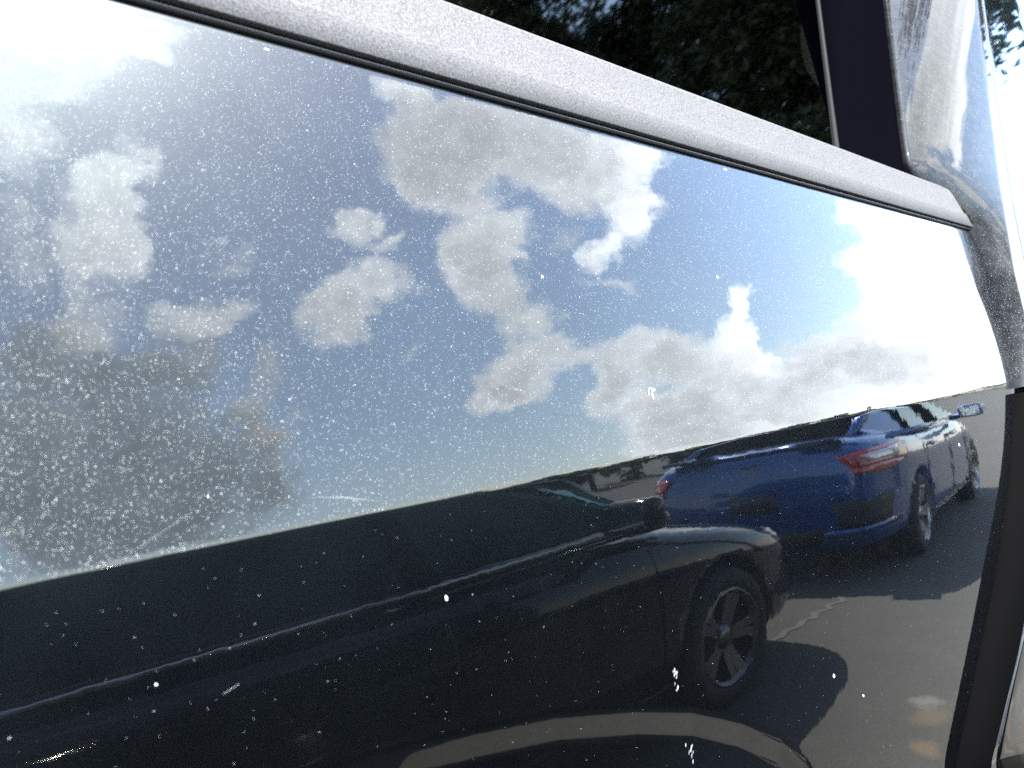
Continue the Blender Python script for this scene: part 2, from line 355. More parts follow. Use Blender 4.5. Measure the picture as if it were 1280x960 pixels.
M_LINE = mat('worn_paint', (.105, .102, .092), .85)
def ribbon(name, pts, wid):
    L_, R_ = [], []
    for i, (x, y) in enumerate(pts):
        q = Vector((pts[min(i+1, len(pts)-1)][0]-pts[max(i-1, 0)][0], pts[min(i+1, len(pts)-1)][1]-pts[max(i-1, 0)][1], 0)).normalized(); s = q.cross(Vector((0, 0, 1)))*wid*random.uniform(.85, 1.15)
        L_.append(Vector((x, y, .004))+s); R_.append(Vector((x, y, .004))-s)
    o = grid([L_, R_], name, M_LINE, None, False); o['kind'] = 'structure'
ribbon('worn_line', [(1.75+.03*math.sin(3*t), 3.55+t*.09) for t in range(13)], .022)
ribbon('worn_line', [(.25+.004*t, 1.0+.35*t) for t in range(30)], .035)

# ------------------------------------------------------------------ the SUV whose door fills the picture
ZB = 1.268; T0, KU, FW, RL, A0 = .080, .30, .007, .315, .018
_u = np.linspace(0, .6, 6001); _t = np.clip(_u/FW, 0, 1); _s = -A0 + (T0+A0)*_t*_t*(3-2*_t) + KU*_u
_x = -np.concatenate([[0], np.cumsum((_s[1:]+_s[:-1])/2*np.diff(_u))])
def side_x(z):
    u = np.asarray(z, float)-ZB
    return np.where(u >= 0, np.interp(u, _u, _x), A0*u-RL*u*u/2)
ARC_Y = [-.3, .10, .18, .2089, .2471, .3031, .3698, .4246, .4771, .525, .5545, .585, .605, .615]
ARC_Z = [1.20, 1.178, 1.1693, 1.1635, 1.1564, 1.1444, 1.1243, 1.1045, 1.079, 1.0494, 1.0237, .98, .92, .80]
def scallop(y, z):
    """offset of the sculpted arc low in the door: a bevel turned down, 12 mm wide"""
    d = np.interp(y, ARC_Y, ARC_Z) - z
    sl = np.interp(y, ARC_Y, np.gradient(ARC_Z, ARC_Y)); d = d/np.sqrt(1+np.minimum(sl*sl, 9))
    amp = np.clip((y-.10)/.14, 0, 1)*np.clip((.64-y)/.06, 0, 1)
    wdt = .0135
    f = lambda q: np.where(q > .002, q-.001, np.where(q > 0, q*q/.004, 0))
    return -.36*amp*(f(d)-f(d-wdt))
DOOR_Z = [.56, .70, .76, .8978, .9634, 1.0469, 1.1408, 1.2682, 1.3189, 1.3732, 1.4308, 1.4916, 1.5389, 1.5594]
DOOR_Y = [.62, .70, .745, .8599, .9615, 1.0992, 1.2314, 1.3793, 1.4209, 1.4562, 1.4831, 1.5113, 1.5225, 1.515]
def smooth_table(zz, yy, n=400, k=17):
    z = np.linspace(zz[0], zz[-1], n); y = np.interp(z, zz, yy); p = k//2
    yp = np.concatenate([2*y[0]-y[p:0:-1], y, 2*y[-1]-y[-2:-p-2:-1]]); return z, np.convolve(yp, np.ones(k)/k, 'valid')
_dz, _dy = smooth_table(DOOR_Z, DOOR_Y)
door_edge = lambda z: np.interp(z, _dz, _dy)
Y_FRONT = -.16

suv = thing('black_suv', 'dusty black SUV in close-up, clouds mirrored in its door below a grey belt moulding', 'suv', (0, 0, 0))

def side_panel(name, y0, y1f, z0, z1, parent, ncol=40, roll_top=True, scall=False, dz=.003):
    zs = list(np.arange(z0, ZB-.012, dz)) + list(np.arange(ZB-.012, ZB+.016, .0005)) + list(np.arange(ZB+.016, z1, dz)) + [z1]
    zs = [z for i, z in enumerate(zs) if i == 0 or z-zs[i-1] > .0003]
    rows = []; r = .0045
    for z in zs:
        ye = float(y1f(z)); ys = y0 + (ye-r-y0-r)*np.linspace(0, 1, ncol) + r
        x = side_x(np.full(ncol, z)) + (scallop(ys, z) if scall else 0)
        pre = []; post = []
        for a in (90, 75, 60, 45, 30, 15):
            c = math.radians(a); post.append((float(x[-1])-r*(1-math.cos(c)), float(ys[-1])+r*math.sin(c), z)); pre.append((float(x[0])-r*(1-math.cos(c)), float(ys[0])-r*math.sin(c), z))
        post = post[::-1]
        row = [(pre[0][0]-.03, pre[0][1], z)] + pre + [(float(a), float(b), z) for a, b in zip(x, ys)] + post + [(post[-1][0]-.03, post[-1][1], z)]
        rows.append(row)
    if roll_top:
        base = rows[-1]; a0 = .15; R = .0045
        for a in np.linspace(a0, PI*.55, 10)[1:]:
            rows.append([(p[0]-R*(math.cos(a0)-math.cos(a)), p[1], p[2]+R*(math.sin(a)-math.sin(a0))) for p in base])
        rows.append([(p[0]-.02, p[1], p[2]-.003) for p in rows[-1]])
    return grid(rows, name, M_PAINT, parent, flip=True)
rear_door = side_panel('rear_door', Y_FRONT, door_edge, .56, 1.5385, suv, ncol=420, scall=True, dz=.0028)
front_door = side_panel('front_door', -1.30, lambda z: Y_FRONT-.006, .56, 1.5385, suv, ncol=12, dz=.012)
front_fender = side_panel('front_fender', -2.25, lambda z: -1.306, .86, 1.5, suv, ncol=12, dz=.012)

# grey belt moulding, two facets and a chamfered rear end
def moulding(name, y0, parent, end):
    P = [(-.048, 1.5472), (-.0302, 1.5473), (-.0290, 1.5475), (-.0286, 1.5480), (-.0312, 1.5700), (-.0318, 1.5718), (-.0330, 1.5738), (-.0380, 1.6150), (-.0396, 1.6186), (-.0440, 1.6200), (-.0600, 1.6200), (-.0800, 1.6120)]
    rows = []
    for x, z in P:
        ye = float(np.interp(z, [1.552, 1.578, 1.614, 1.621], [1.572, 1.562, 1.498, 1.43])) if end is None else end
        ys = list(np.linspace(y0, ye-.012, 60)); row = [(x, y, z) for y in ys]
        row += [(x-.0006, ye-.004, z), (x-.003, ye-.001, z), (x-.010, ye, z), (x-.04, ye, z)]
        rows.append(row)
    o = grid(rows, name, M_TRIM, parent, flip=True)
    bm = bmesh.new(); bm.from_mesh(o.data); bm.to_mesh(o.data); bm.free(); return o
moulding('belt_moulding', Y_FRONT, rear_door, None)
moulding('belt_moulding', -1.30, front_door, Y_FRONT-.006)
# the weatherstrip below it: a black groove with one fine grey bead
def strip(name, P, y0, y1, m, parent):
    return grid([[(x, y, z) for y in np.linspace(y0, y1, 12)] for x, z in P], name, m, parent, flip=True)
strip('weatherstrip', [(-.036, 1.5345), (-.0375, 1.5420), (-.0400, 1.5430), (-.0420, 1.5465), (-.0420, 1.5500)], Y_FRONT, 1.52, M_RUBBER, rear_door)
strip('weatherstrip_bead', [(-.0400, 1.5430)] + [(-.0352+.0036*math.sin(a), 1.5448-.0016*math.cos(a)) for a in np.linspace(0, PI, 8)] + [(-.0400, 1.5470)], Y_FRONT, 1.545, M_SEALGREY, rear_door)

# window: privacy glass, its bright edge, the gloss black pillar cover
gx = lambda z: -.075-.25*(z-1.62)
ge = lambda z: 1.1594+.979*(z-1.6609)
rows = [[(gx(z), y, z) for y in np.linspace(-.10, ge(z), 8)] for z in np.linspace(1.56, 2.22, 8)]
glass = grid(rows, 'door_glass', M_PRIVACY, rear_door, flip=True)
rows = []
for z in np.linspace(1.58, 2.22, 12):
    e = ge(z); x = gx(z); rows.append([(x, e-.004, z), (x+.004, e-.003, z), (x+.004, e+.003, z), (x, e+.005, z)])
grid(rows, 'glass_channel', mat('channel_grey', (.012, .012, .012), .6, 0, spec=.03), rear_door, flip=True)
AZ = [1.56, 1.651, 1.7518, 1.9241, 2.134, 2.30]; AY = [1.40, 1.4052, 1.4838, 1.6257, 1.7985, 1.935]; AX = [-.062, -.0687, -.0808, -.1015, -.1267, -.1467]
rows = []
for z in np.linspace(1.56, 2.24, 24):
    e = ge(z); x = gx(z); xa = float(np.interp(z, AZ, AX)); ya = float(np.interp(z, AZ, AY))
    p0 = Vector((x+.001, e+.006, z)); q_ = .11*max(0, z-1.70); p1 = Vector((x+.006+q_, e+.008, z)); p2 = Vector((x+.008+q_, e+.03, z)); p3 = Vector((xa-.004, ya-.012, z)); p4 = Vector((xa-.006, ya-.003, z)); p5 = Vector((xa-.03, ya, z))  # added fin on the inner edge keeps the pillar out of the glass reflection
    rows.append([p0, p1, p2] + [p2.lerp(p3, t) + Vector((.010*math.sin(PI*t), 0, 0)) for t in (.15, .3, .5, .7, .85)] + [p3, p4, p5])
grid(rows, 'pillar_cover', M_GLASSBLK, rear_door, flip=True)

# rear quarter: a rounded step that faces the camera, then the flank, then the shut line
QZ = [.86, .8978, .9634, 1.0469, 1.1408, 1.2682, 1.3189, 1.3732, 1.4308, 1.4916, 1.5389, 1.56, 1.60, 1.651, 1.7518, 1.9241, 2.134, 2.22]
_az, _ay = smooth_table([1.42, 1.50, 1.54, 1.57, 1.61, 1.651, 1.70, 1.7518, 1.9241, 2.134, 2.40], [float(door_edge(1.42))+.005, float(door_edge(1.50))+.005, 1.524, 1.50, 1.45, 1.412, 1.440, 1.4838, 1.6257, 1.7985, 2.017], 400, 21)
_az2, _ax = smooth_table([1.42, 1.50, 1.54, 1.57, 1.61, 1.651, 1.70, 1.7518, 1.9241, 2.134, 2.40], [float(side_x(1.42))-.006, float(side_x(1.50))-.006, -.036, -.044, -.057, -.0685, -.0745, -.0808, -.1015, -.1267, -.158], 400, 21)
qa_y = lambda z: float(door_edge(z))+.005 if z < 1.45 else float(np.interp(z, _az, _ay))
qa_x = lambda z: float(side_x(z))-.006 if z < 1.45 else float(np.interp(z, _az2, _ax))
BZ = [0.8875, 0.9129, 0.9901, 1.061, 1.1926, 1.2995, 1.4073, 1.4976, 1.5798, 1.6927, 1.9043, 2.1566, 2.325, 2.5465]
BY = [0.8917, 0.9596, 1.0589, 1.1779, 1.3451, 1.4226, 1.4813, 1.554, 1.6209, 1.7266, 1.8952, 2.0875, 2.2009, 2.3499]
BX = [-0.008, 0.0, 0.012, 0.018, 0.02, 0.02, 0.014, 0.008, 0.004, -0.004, -0.012, -0.018, -0.02, -0.022]
_bz, _by = smooth_table(BZ, BY, 300, 31); _bz2, _bx = smooth_table(BZ, BX, 300, 31)
qb_y = lambda z: max(float(np.interp(z, _bz, _by)), qa_y(z)+.02); qb_x = lambda z: float(np.interp(z, _bz2, _bx))
SZ = [0.8783, 0.9535, 1.2977, 1.4724, 1.5886, 1.7044, 1.9212, 2.0969, 2.2946, 2.5513]; SY = [0.9153, 1.0193, 1.4725, 1.623, 1.7017, 1.8016, 1.9665, 2.0941, 2.2391, 2.4174]
qs_y = lambda z: max(float(np.interp(z, SZ, SY)), qb_y(z)+.018)
rows = []
for z in np.linspace(.86, 2.38, 190):
    a = Vector((qa_x(z), qa_y(z), z)); b = Vector((qb_x(z), qb_y(z), z)); sy = qs_y(z)-.0015
    c = Vector((a.x+(b.x-a.x)*.66, a.y+(b.y-a.y)*.34, z)); row = [a+Vector((-.03, .002, 0)), a+Vector((-.003, .0005, 0))]
    for t in np.linspace(0, 1, 22): row.append(a*(1-t)**2 + c*(2*t*(1-t)) + b*t*t)
    for t in (.1, .25, .5, .75): row.append(Vector((b.x-.001*t, b.y+(sy-.003-b.y)*t, z)))
    row += [Vector((b.x-.001, sy-.003, z)), Vector((b.x-.0018, sy-.001, z)), Vector((b.x-.004, sy, z)), Vector((b.x-.03, sy, z))]
    rows.append(row)
quarter = grid([r for r in rows if r[0].z > 1.262], 'quarter_panel', M_PAINT_DUSTY, suv, flip=True)
grid([r[:25] for r in rows if r[0].z < 1.262], 'arch_cladding', M_CLAD, suv, flip=True)
grid([r[24:] for r in rows if r[0].z < 1.262], 'flank_strip', M_PAINT, suv, flip=True)
WY, WZ, WR = 1.52, .40, .40
rows = []
for z in np.linspace(.45, 2.38, 86):
    zz = max(z, .88); b = qb_x(zz)-.001; s = qs_y(zz)+.0025 if z >= .88 else 1.0
    ys = [s, s+.0008, s+.003] + list(np.linspace(s+.01, 3.1, 50)); xs = [b-.03, b-.003, b-.0008] + [b]*50
    rows.append([(x-(.10*(max(0, y-2.6)/.5)**2), y, z) for x, y in zip(xs, ys)])
tail = grid(rows, 'tail_panel', M_PAINT, suv, flip=True)
bm = bmesh.new(); bm.from_mesh(tail.data)
bmesh.ops.delete(bm, geom=[f for f in bm.faces if math.hypot(f.calc_center_median().y-WY, f.calc_center_median().z-WZ) < WR], context='FACES')
bm.to_mesh(tail.data); bm.free()
bm = bmesh.new()   # wheel arch trim
prof = []
for k in range(41):
    a = -.15 + (PI+.3)*k/40; cy, sy = math.cos(a), math.sin(a)
    prof.append([bm.verts.new((x, WY+r*cy, WZ+r*sy)) for x, r in ((-.05, WR-.05), (.012, WR-.05), (.016, WR-.02), (.010, WR+.03), (-.03, WR+.035))])
for i in range(40):
    for j in range(4): bm.faces.new((prof[i][j], prof[i][j+1], prof[i+1][j+1], prof[i+1][j]))
obj_bm('wheel_arch', bm, M_DARK, suv, True)
# inner body, roof, floor, far flank
bm = bmesh.new(); box(bm, (-1.0, .45, 1.02), (1.84, 5.1, .94)); obj_bm('inner_body', bm, M_DARK, suv)
bm = bmesh.new(); box(bm, (-1.02, .95, 2.26), (1.50, 3.4, .09)); bmesh.ops.bevel(bm, geom=bm.edges[:], offset=.03, segments=3, affect='EDGES', profile=.5); obj_bm('roof', bm, M_PAINT, suv, True)
bm = bmesh.new(); box(bm, (-1.0, 2.98, 1.85), (1.7, .05, .70)); obj_bm('tailgate_glass', bm, M_GLASSBLK, suv)
bm = bmesh.new(); box(bm, (-1.93, .45, 1.04), (.06, 5.1, .98)); obj_bm('far_flank', bm, M_PAINT, suv)
bm = bmesh.new(); box(bm, (-1.88, 1.0, 1.87), (.02, 3.2, .68)); obj_bm('far_window', bm, M_PRIVACY, suv)
bm = bmesh.new(); box(bm, (-1.0, -1.8, 1.46), (1.8, 1.0, .06)); bmesh.ops.bevel(bm, geom=bm.edges[:], offset=.025, segments=3, affect='EDGES', profile=.5); obj_bm('bonnet', bm, M_PAINT, suv, True)
rows = [[(gx(z), y, z) for y in np.linspace(-1.15+.5*(z-1.56), Y_FRONT-.06, 5)] for z in np.linspace(1.56, 2.14, 5)]
grid(rows, 'door_glass', M_PRIVACY, front_door, flip=True)
bm = bmesh.new(); box(bm, (-.12, Y_FRONT-.01, 1.88), (.06, .12, .62)); obj_bm('window_pillar', bm, M_GLASSBLK, suv)

def make_wheel(name, parent, c, R=.33, wdt=.21, side=1, rim_m=None, nsp=5):
    """wheel with its axle along x, outer face towards side; parts tyre, rim, hub"""
    w = bmesh.new(); h = wdt/2
    lathe(w, [(R*.66, -h*.8), (R*.70, -h), (R*.9, -h*.98), (R*.985, -h*.72), (R, -h*.3), (R, h*.3), (R*.985, h*.72), (R*.9, h*.98), (R*.70, h), (R*.66, h*.8)], n=40)
    t = obj_bm('wheel', w, M_TYRE, parent, True); t.location = c
    b = bmesh.new(); s = side
    lathe(b, [(R*.66, -s*h*.8), (R*.66, s*h*.8), (R*.69, s*h*.98), (R*.66, s*h*1.0), (R*.61, s*h*.85), (R*.59, s*h*.1)], n=40)
    for k in range(nsp):
        for q in (-.16, .16):
            a = 2*PI*k/nsp + q; d = Vector((0, math.cos(a), math.sin(a))); pz = Vector((0, -math.sin(a), math.cos(a)))
            vs = []
            for rr, ww, xx in ((R*.10, .026, .62), (R*.40, .020, .74), (R*.63, .026, .86)):
                for sgn in (-1, 1): vs.append(b.verts.new(d*rr + pz*(ww*sgn*R/.33) + Vector((s*h*xx, 0, 0))))
                for sgn in (-1, 1): vs.append(b.verts.new(d*rr + pz*(ww*1.3*sgn*R/.33) + Vector((s*h*(xx-.30), 0, 0))))
            for i in (0, 4):
                b.faces.new((vs[i], vs[i+1], vs[i+5], vs[i+4])); b.faces.new((vs[i], vs[i+4], vs[i+6], vs[i+2])); b.faces.new((vs[i+1], vs[i+3], vs[i+7], vs[i+5]))
    obj_bm('rim', b, rim_m or M_RIM, t, False)
    b = bmesh.new(); lathe(b, [(.001, s*h*.74), (R*.17, s*h*.72), (R*.19, s*h*.5)], n=20); obj_bm('hub', b, rim_m or M_RIM, t, True)
    b = bmesh.new(); lathe(b, [(.001, s*h*.05), (R*.62, s*h*.05)], n=28); obj_bm('brake_disc', b, M_DARK, t, True)
    return t
for y in (WY, -1.75):
    make_wheel('wheel', suv, (-.14, y, .37), .37, .26, 1)
    make_wheel('wheel', suv, (-1.86, y, .37), .37, .26, -1)

# ------------------------------------------------------------------ the two sedans mirrored in the door
def sedan(name, label, paint, loc, rz, W=1.80, L=4.63, hood=.90, deck=1.07, roof=1.42, dark=False, belt=.985, rim=None):
    t = thing(name, label, 'car', loc, rz)
    w = W/2; k = L/4.63
    ST = [(0.00, .42, .66, .72), (.03, .30, .92, .80), (.07, .25, deck-.03, .84), (.20, .22, deck, .88), (.55, .2, deck+.005, .97), (1.0, .19, belt+.035, .99), (1.6, .19, belt+.005, 1.0), (2.4, .19, belt-.01, 1.0), (3.15, .19, belt, 1.0), (3.45, .19, hood+.06, .995),
          (3.85, .19, hood, .98), (4.2, .2, hood-.07, .93), (4.42, .22, hood-.15, .86), (4.56, .26, hood-.25, .74), (4.63, .36, hood-.38, .60)]
    rows = []
    for v, zl, zt, wf in ST:
        a = w*wf; h = zt-zl
        half = [(.0, zl), (.70*a, zl), (.93*a, zl+.03*h), (.985*a, zl+.16*h), (1.0*a, zl+.42*h), (.985*a, zl+.62*h), (.995*a, zl+.74*h), (.955*a, zl+.90*h), (.86*a, zl+.985*h), (.5*a, zt+.012), (0, zt+.018)]
        loop = half + [(-x, z) for x, z in half[-2:0:-1]]
        rows.append([(x, v*k, z) for x, z in loop])
    n = len(rows[0]); bm = bmesh.new(); R = [[bm.verts.new(p) for p in r] for r in rows]
    for i in range(len(R)-1):
        for j in range(n): bm.faces.new((R[i][j], R[i][(j+1) % n], R[i+1][(j+1) % n], R[i+1][j]))
    bm.faces.new(R[0][::-1]); bm.faces.new(R[-1])
    body = obj_bm('body', bm, paint, t, True)
    m = body.modifiers.new('sub', 'SUBSURF'); m.levels = m.render_levels = 2
    # wheel wells: cut, then the body is baked
    wheel_v = (.97*k, 3.67*k); WRD = .325
    bm = bmesh.new()
    for v in wheel_v:
        for s in (-1, 1):
            r0 = lathe(bm, [(.001, 0), (WRD+.045, 0), (WRD+.045, .32), (.001, .32)], n=36, centre=(s*w-.16 - (0), v, WRD+.01))
            
    bmesh.ops.remove_doubles(bm, verts=bm.verts, dist=.0005)
    cut = obj_bm('cutter', bm, None, t)
    m = body.modifiers.new('wells', 'BOOLEAN'); m.object = cut; m.operation = 'DIFFERENCE'; m.solver = 'EXACT'
    bpy.context.view_layer.update(); dg = bpy.context.evaluated_depsgraph_get()
    me = bpy.data.meshes.new_from_object(body.evaluated_get(dg), depsgraph=dg); body.modifiers.clear(); body.data = me
    bpy.data.objects.remove(cut, do_unlink=True)
    me.polygons.foreach_set('use_smooth', [True]*len(me.polygons))
    bvh = BVHTree.FromPolygons([v.co for v in me.vertices], [p.vertices for p in me.polygons])
    def skin(nm, pts2d, o_fn, d_fn, m, off=.006, parent=None, sub=1):
        """a piece laid on the body: grid of (a,b) points cast on to it"""
        out = []
        for r in pts2d:
            row = []
            for a, b in r:
                o = Vector(o_fn(a, b)); d = Vector(d_fn(a, b)).normalized(); hit = bvh.ray_cast(o, d)
                p = hit[0] if hit[0] else o + d*1.0
                row.append(p - d*off)
            out.append(row)
        ob = grid(out, nm, m, parent or t); sm = ob.modifiers.new('s', 'SOLIDIFY'); sm.thickness = .012; sm.offset = 0
        return ob
    def patch(corners, nu, nv):   # bilinear patch of 2-D corner points
        c = [Vector(p) for p in corners]
        return [[tuple(c[0].lerp(c[1], j/nu).lerp(c[3].lerp(c[2], j/nu), i/nv)) for j in range(nu+1)] for i in range(nv+1)]
    rear_o = lambda a, b: (a, -1.0, b); rear_d = lambda a, b: (0, 1, 0)
    for s in (-1, 1):
        corner_o = lambda a, b, s=s: (s*(w*.55) + s*math.sin(a)*2, .9*k - math.cos(a)*2, b)
        corner_d = lambda a, b, s=s: (-s*math.sin(a), math.cos(a), 0)
        # C-shaped lamp wrapped round the corner: red outline, clear core. a = angle round the corner
        lamp = skin('tail_lamp', patch([(.08, .940), (1.08, .985), (1.0, .815), (.18, .845)], 14, 5), corner_o, corner_d, M_LAMPRED, .008)
        skin('lamp_lens', patch([(.26, .922), (.74, .945), (.70, .862), (.32, .868)], 8, 3), corner_o, corner_d, M_LAMPCLR, .016, lamp)
        skin('lamp_hook', patch([(.20, .848), (.86, .830), (.50, .778), (.16, .800)], 6, 3), corner_o, corner_d, M_LAMPRED, .009, lamp)
        # black corner vent with a painted lip under it
        skin('corner_vent', patch([(s*.50*W/1.8, .60), (s*.82*W/1.8, .62), (s*.80*W/1.8, .42), (s*.56*W/1.8, .40)], 6, 3), rear_o, rear_d, M_DARK, .006)
        skin('bumper_lip', patch([(s*.46*W/1.8, .40), (s*.84*W/1.8, .43), (s*.83*W/1.8, .385), (s*.48*W/1.8, .345)], 8, 2), rear_o, rear_d, paint, .03)
        # headlight
        skin('headlight', patch([(s*.42, .66), (s*.80, .72), (s*.80, .64), (s*.46, .60)], 6, 2), lambda a, b: (a, L+1, b), lambda a, b: (0, -1, 0), M_LAMPCLR)
        # side: sill, door seams, handles, mirror
        so = lambda a, b, s=s: (s*2.5, a, b); sd = lambda a, b, s=s: (-s, 0, 0)
        skin('side_sill', patch([(1.38*k, .26), (3.26*k, .26), (3.26*k, .20), (1.38*k, .20)], 10, 2), so, sd, M_SEALGREY if not dark else M_DARK, .018)
        for v in (1.28, 2.28, 3.22): skin('door_seam', patch([(v*k-.003, .94), (v*k+.003, .94), (v*k+.003, .34), (v*k-.003, .34)], 1, 6), so, sd, M_RUBBER, .001)
        for v in (1.42, 2.44):
            skin('door_handle', patch([(v*k, .86), (v*k+.20, .87), (v*k+.20, .835), (v*k, .83)], 5, 2), so, sd, M_DARK if dark else paint, .022)
        b = bmesh.new(); box(b, (s*(w+.10), 3.0*k, 1.02), (.20, .11, .13)); bmesh.ops.bevel(b, geom=b.edges[:], offset=.035, segments=3, affect='EDGES', profile=.5)
        tube(b, [(s*(w-.08), 3.05*k, .97), (s*(w+.05), 3.02*k, .99)], .03, 8)
        mi = obj_bm('door_mirror', b, paint, t, True)
        b = bmesh.new(); box(b, (s*(w+.10), 2.94*k, 1.02), (.15, .008, .09)); obj_bm('mirror_glass', b, M_CHROME, mi)
        for v in wheel_v:
            make_wheel('wheel', t, (s*(w-.125), v, WRD), WRD, .215, s, rim)
    skin('lower_grille', patch([(-.45, .42), (.45, .42), (.42, .30), (-.42, .30)], 8, 2), rear_o, rear_d, M_DARK, .006)
    skin('licence_plate', patch([(-.16, .74), (.16, .74), (.16, .60), (-.16, .60)], 4, 2), rear_o, rear_d, mat('plate_dark', (.012, .018, .045), .4), .012)
    skin('deck_lip', patch([(-.60, deck+.012), (.60, deck+.012), (.60, deck-.018), (-.60, deck-.018)], 14, 2), rear_o, rear_d, paint, .035)
    skin('front_grille', patch([(-.40, .64), (.40, .64), (.36, .44), (-.36, .44)], 6, 2), lambda a, b: (a, L+1, b), lambda a, b: (0, -1, 0), M_DARK)
    # badge: the letter-like emblem in its rounded frame, and the short row of chrome letters right of it
    b = bmesh.new(); yb = bvh.ray_cast(Vector((0, -1, .93)), Vector((0, 1, 0)))[0].y - .006
    for s in (-1, 1):
        box(b, (s*.024, yb, .93), (.011, .008, .052), Matrix.Rotation(s*-.13, 3, 'Y')); box(b, (s*.047, yb, .93), (.006, .006, .072), Matrix.Rotation(s*.10, 3, 'Y'))
    box(b, (0, yb, .93), (.04, .0075, .011)); box(b, (0, yb, .968), (.096, .0055, .006)); box(b, (0, yb, .892), (.082, .0055, .006))
    obj_bm('badge', b, M_CHROME, t)
    # greenhouse
    bz = belt; WBASE = .86*w; WROOF = .64*w
    rowsG = [(.42, deck+.0, .66*w), (.95, 1.235, .655*w), (1.42, roof-.03, WROOF), (2.0, roof, WROOF), (2.55, roof-.03, .63*w), (3.05, 1.20, .66*w), (3.50, hood+.075, .72*w)]
    V = []
    for v, z, a in rowsG: V.append([(-WBASE if 0 < v else -a, v*k, min(z-.01, bz)), (-a, v*k, z), (-a*.5, v*k, z+.018), (0, v*k, z+.024), (a*.5, v*k, z+.018), (a, v*k, z), (WBASE, v*k, min(z-.01, bz))])
    # pillars and roof as frames, panes between them
    def pane(nm, pts, m, th=.006, parent=None):
        o = link_mesh(nm, pts, [tuple(range(len(pts)))], m, parent or t, False); sm = o.modifiers.new('s', 'SOLIDIFY'); sm.thickness = th; sm.offset = 0; return o
    roofg = grid([r[1:6] for r in V[2:5]], 'roof', paint, t); sm = roofg.modifiers.new('s', 'SOLIDIFY'); sm.thickness = .03; ss = roofg.modifiers.new('b', 'SUBSURF'); ss.render_levels = ss.levels = 2
    grid([r[1:6] for r in V[0:3]], 'rear_window', M_GLASSBLK, t); grid([r[1:6] for r in V[4:7]], 'windscreen', M_TINT if dark else M_WINDOW, t)
    for s in (-1, 1):
        i0, i1 = (0, 1) if s < 0 else (6, 5)
        b = bmesh.new()
        tube(b, [Vector(r[i1]) for r in V], [.03, .05, .05, .035, .035, .035, .03], 8)
        tube(b, [(s*.97*w*.90, .55*k, belt+.015), (s*.97*w*.92, 2.0*k, belt), (s*.94*w*.92, 3.45*k, belt)], .025, 8)
        obj_bm('roof_rail', b, paint, t, True)
        b = bmesh.new(); tube(b, [(s*.885*w, 2.28*k, belt), (s*(WROOF+.012), 2.22*k, roof-.03)], .045, 6); obj_bm('pillar', b, M_GLASSBLK, t)
        b = bmesh.new(); tube(b, [(s*.885*w, 1.22*k, belt), (s*(WROOF+.03), 1.32*k, roof-.08)], .03, 6); obj_bm('pillar', b, M_GLASSBLK, t)
        base = lambda v: (s*.88*w, v*k, belt); 
        top = lambda v: (s*float(np.interp(v, [r[0] for r in rowsG], [r[2] for r in rowsG])), v*k, float(np.interp(v, [r[0] for r in rowsG], [r[1] for r in rowsG])))
        m = M_TINT if dark else M_WINDOW
        pane('side_window', [base(2.28), base(3.40), top(3.05), top(2.6), top(2.24)], m); pane('side_window', [base(1.22), base(2.28), top(2.22), top(1.5), top(1.30)], m)
        pane('quarter_pillar', [base(.50), base(1.22), top(1.32), top(.95), top(.50)], paint, .02)
        if dark: bmx = bmesh.new(); tube(bmx, [(s*.905*w, .8*k, belt+.012), (s*.917*w, 2.0*k, belt+.004), (s*.90*w, 3.38*k, belt+.002)], .009, 6); obj_bm('belt_chrome', bmx, mat('dull_chrome', (.55, .55, .54), .30, 1.0), t, True)
    b = bmesh.new(); box(b, (0, 2.0*k, .55), (1.5, 2.3*k, .5)); obj_bm('cabin_floor', b, M_DARK, t)
    for v, n in ((2.45, 2), (1.55, 2)):
        for s in (-.36, .36):
            b = bmesh.new(); box(b, (s, v*k, .95), (.46, .14, .5), Matrix.Rotation(-.25, 3, 'X')); box(b, (s, v*k-.06, 1.24), (.24, .09, .17)); bmesh.ops.bevel(b, geom=b.edges[:], offset=.03, segments=2, affect='EDGES', profile=.5); obj_bm('seat', b, M_DARK, t, True)
    return t
th = .155; W_ = 1.80
blue = sedan('blue_sedan', 'blue sedan with red C-shaped tail lamps mirrored at right in the SUV door', M_BLUE, (1.53+W_/2*math.cos(th), 4.87-W_/2*math.sin(th), 0), -th)
black = sedan('black_sedan', 'black sedan with bright rims beside the SUV, mirrored dark across the lower door', M_CARBLK, (1.42+.91, -1.0, 0), 0.0, W=1.82, L=4.75, hood=.84, deck=1.03, roof=1.385, dark=True, belt=.945, rim=mat('rim_dull', (.18, .18, .185), .3, 1.0))

# ------------------------------------------------------------------ trees
def leaf_cloud(blobs, n, size, seed):
    """many small leaf quads through the volume of overlapping clumps"""
    r = np.random.default_rng(seed); vol = np.array([b[3]**2 for b in blobs]); cnt = (n*vol/vol.sum()).astype(int); P = []
    for (x, y, z, R), c in zip(blobs, cnt):
        sub = r.normal(size=(max(4, c//60), 3)); sub /= np.linalg.norm(sub, axis=1)[:, None]; sub *= R*r.uniform(.35, 1, (len(sub), 1))
        pick = sub[r.integers(0, len(sub), c)] + r.normal(size=(c, 3))*R*.16
        P.append(pick*np.array([1, 1, .85]) + np.array([x, y, z]))
    P = np.concatenate(P); m = len(P)
    a = r.normal(size=(m, 3)); a /= np.linalg.norm(a, axis=1)[:, None]; b = r.normal(size=(m, 3)); b -= a*(a*b).sum(1)[:, None]; b /= np.linalg.norm(b, axis=1)[:, None]
    s = size*r.uniform(.6, 1.3, (m, 1)); V = np.empty((m, 4, 3)); V[:, 0] = P-a*s; V[:, 1] = P+b*s*.45; V[:, 2] = P+a*s; V[:, 3] = P-b*s*.45
    return V.reshape(-1, 3), m
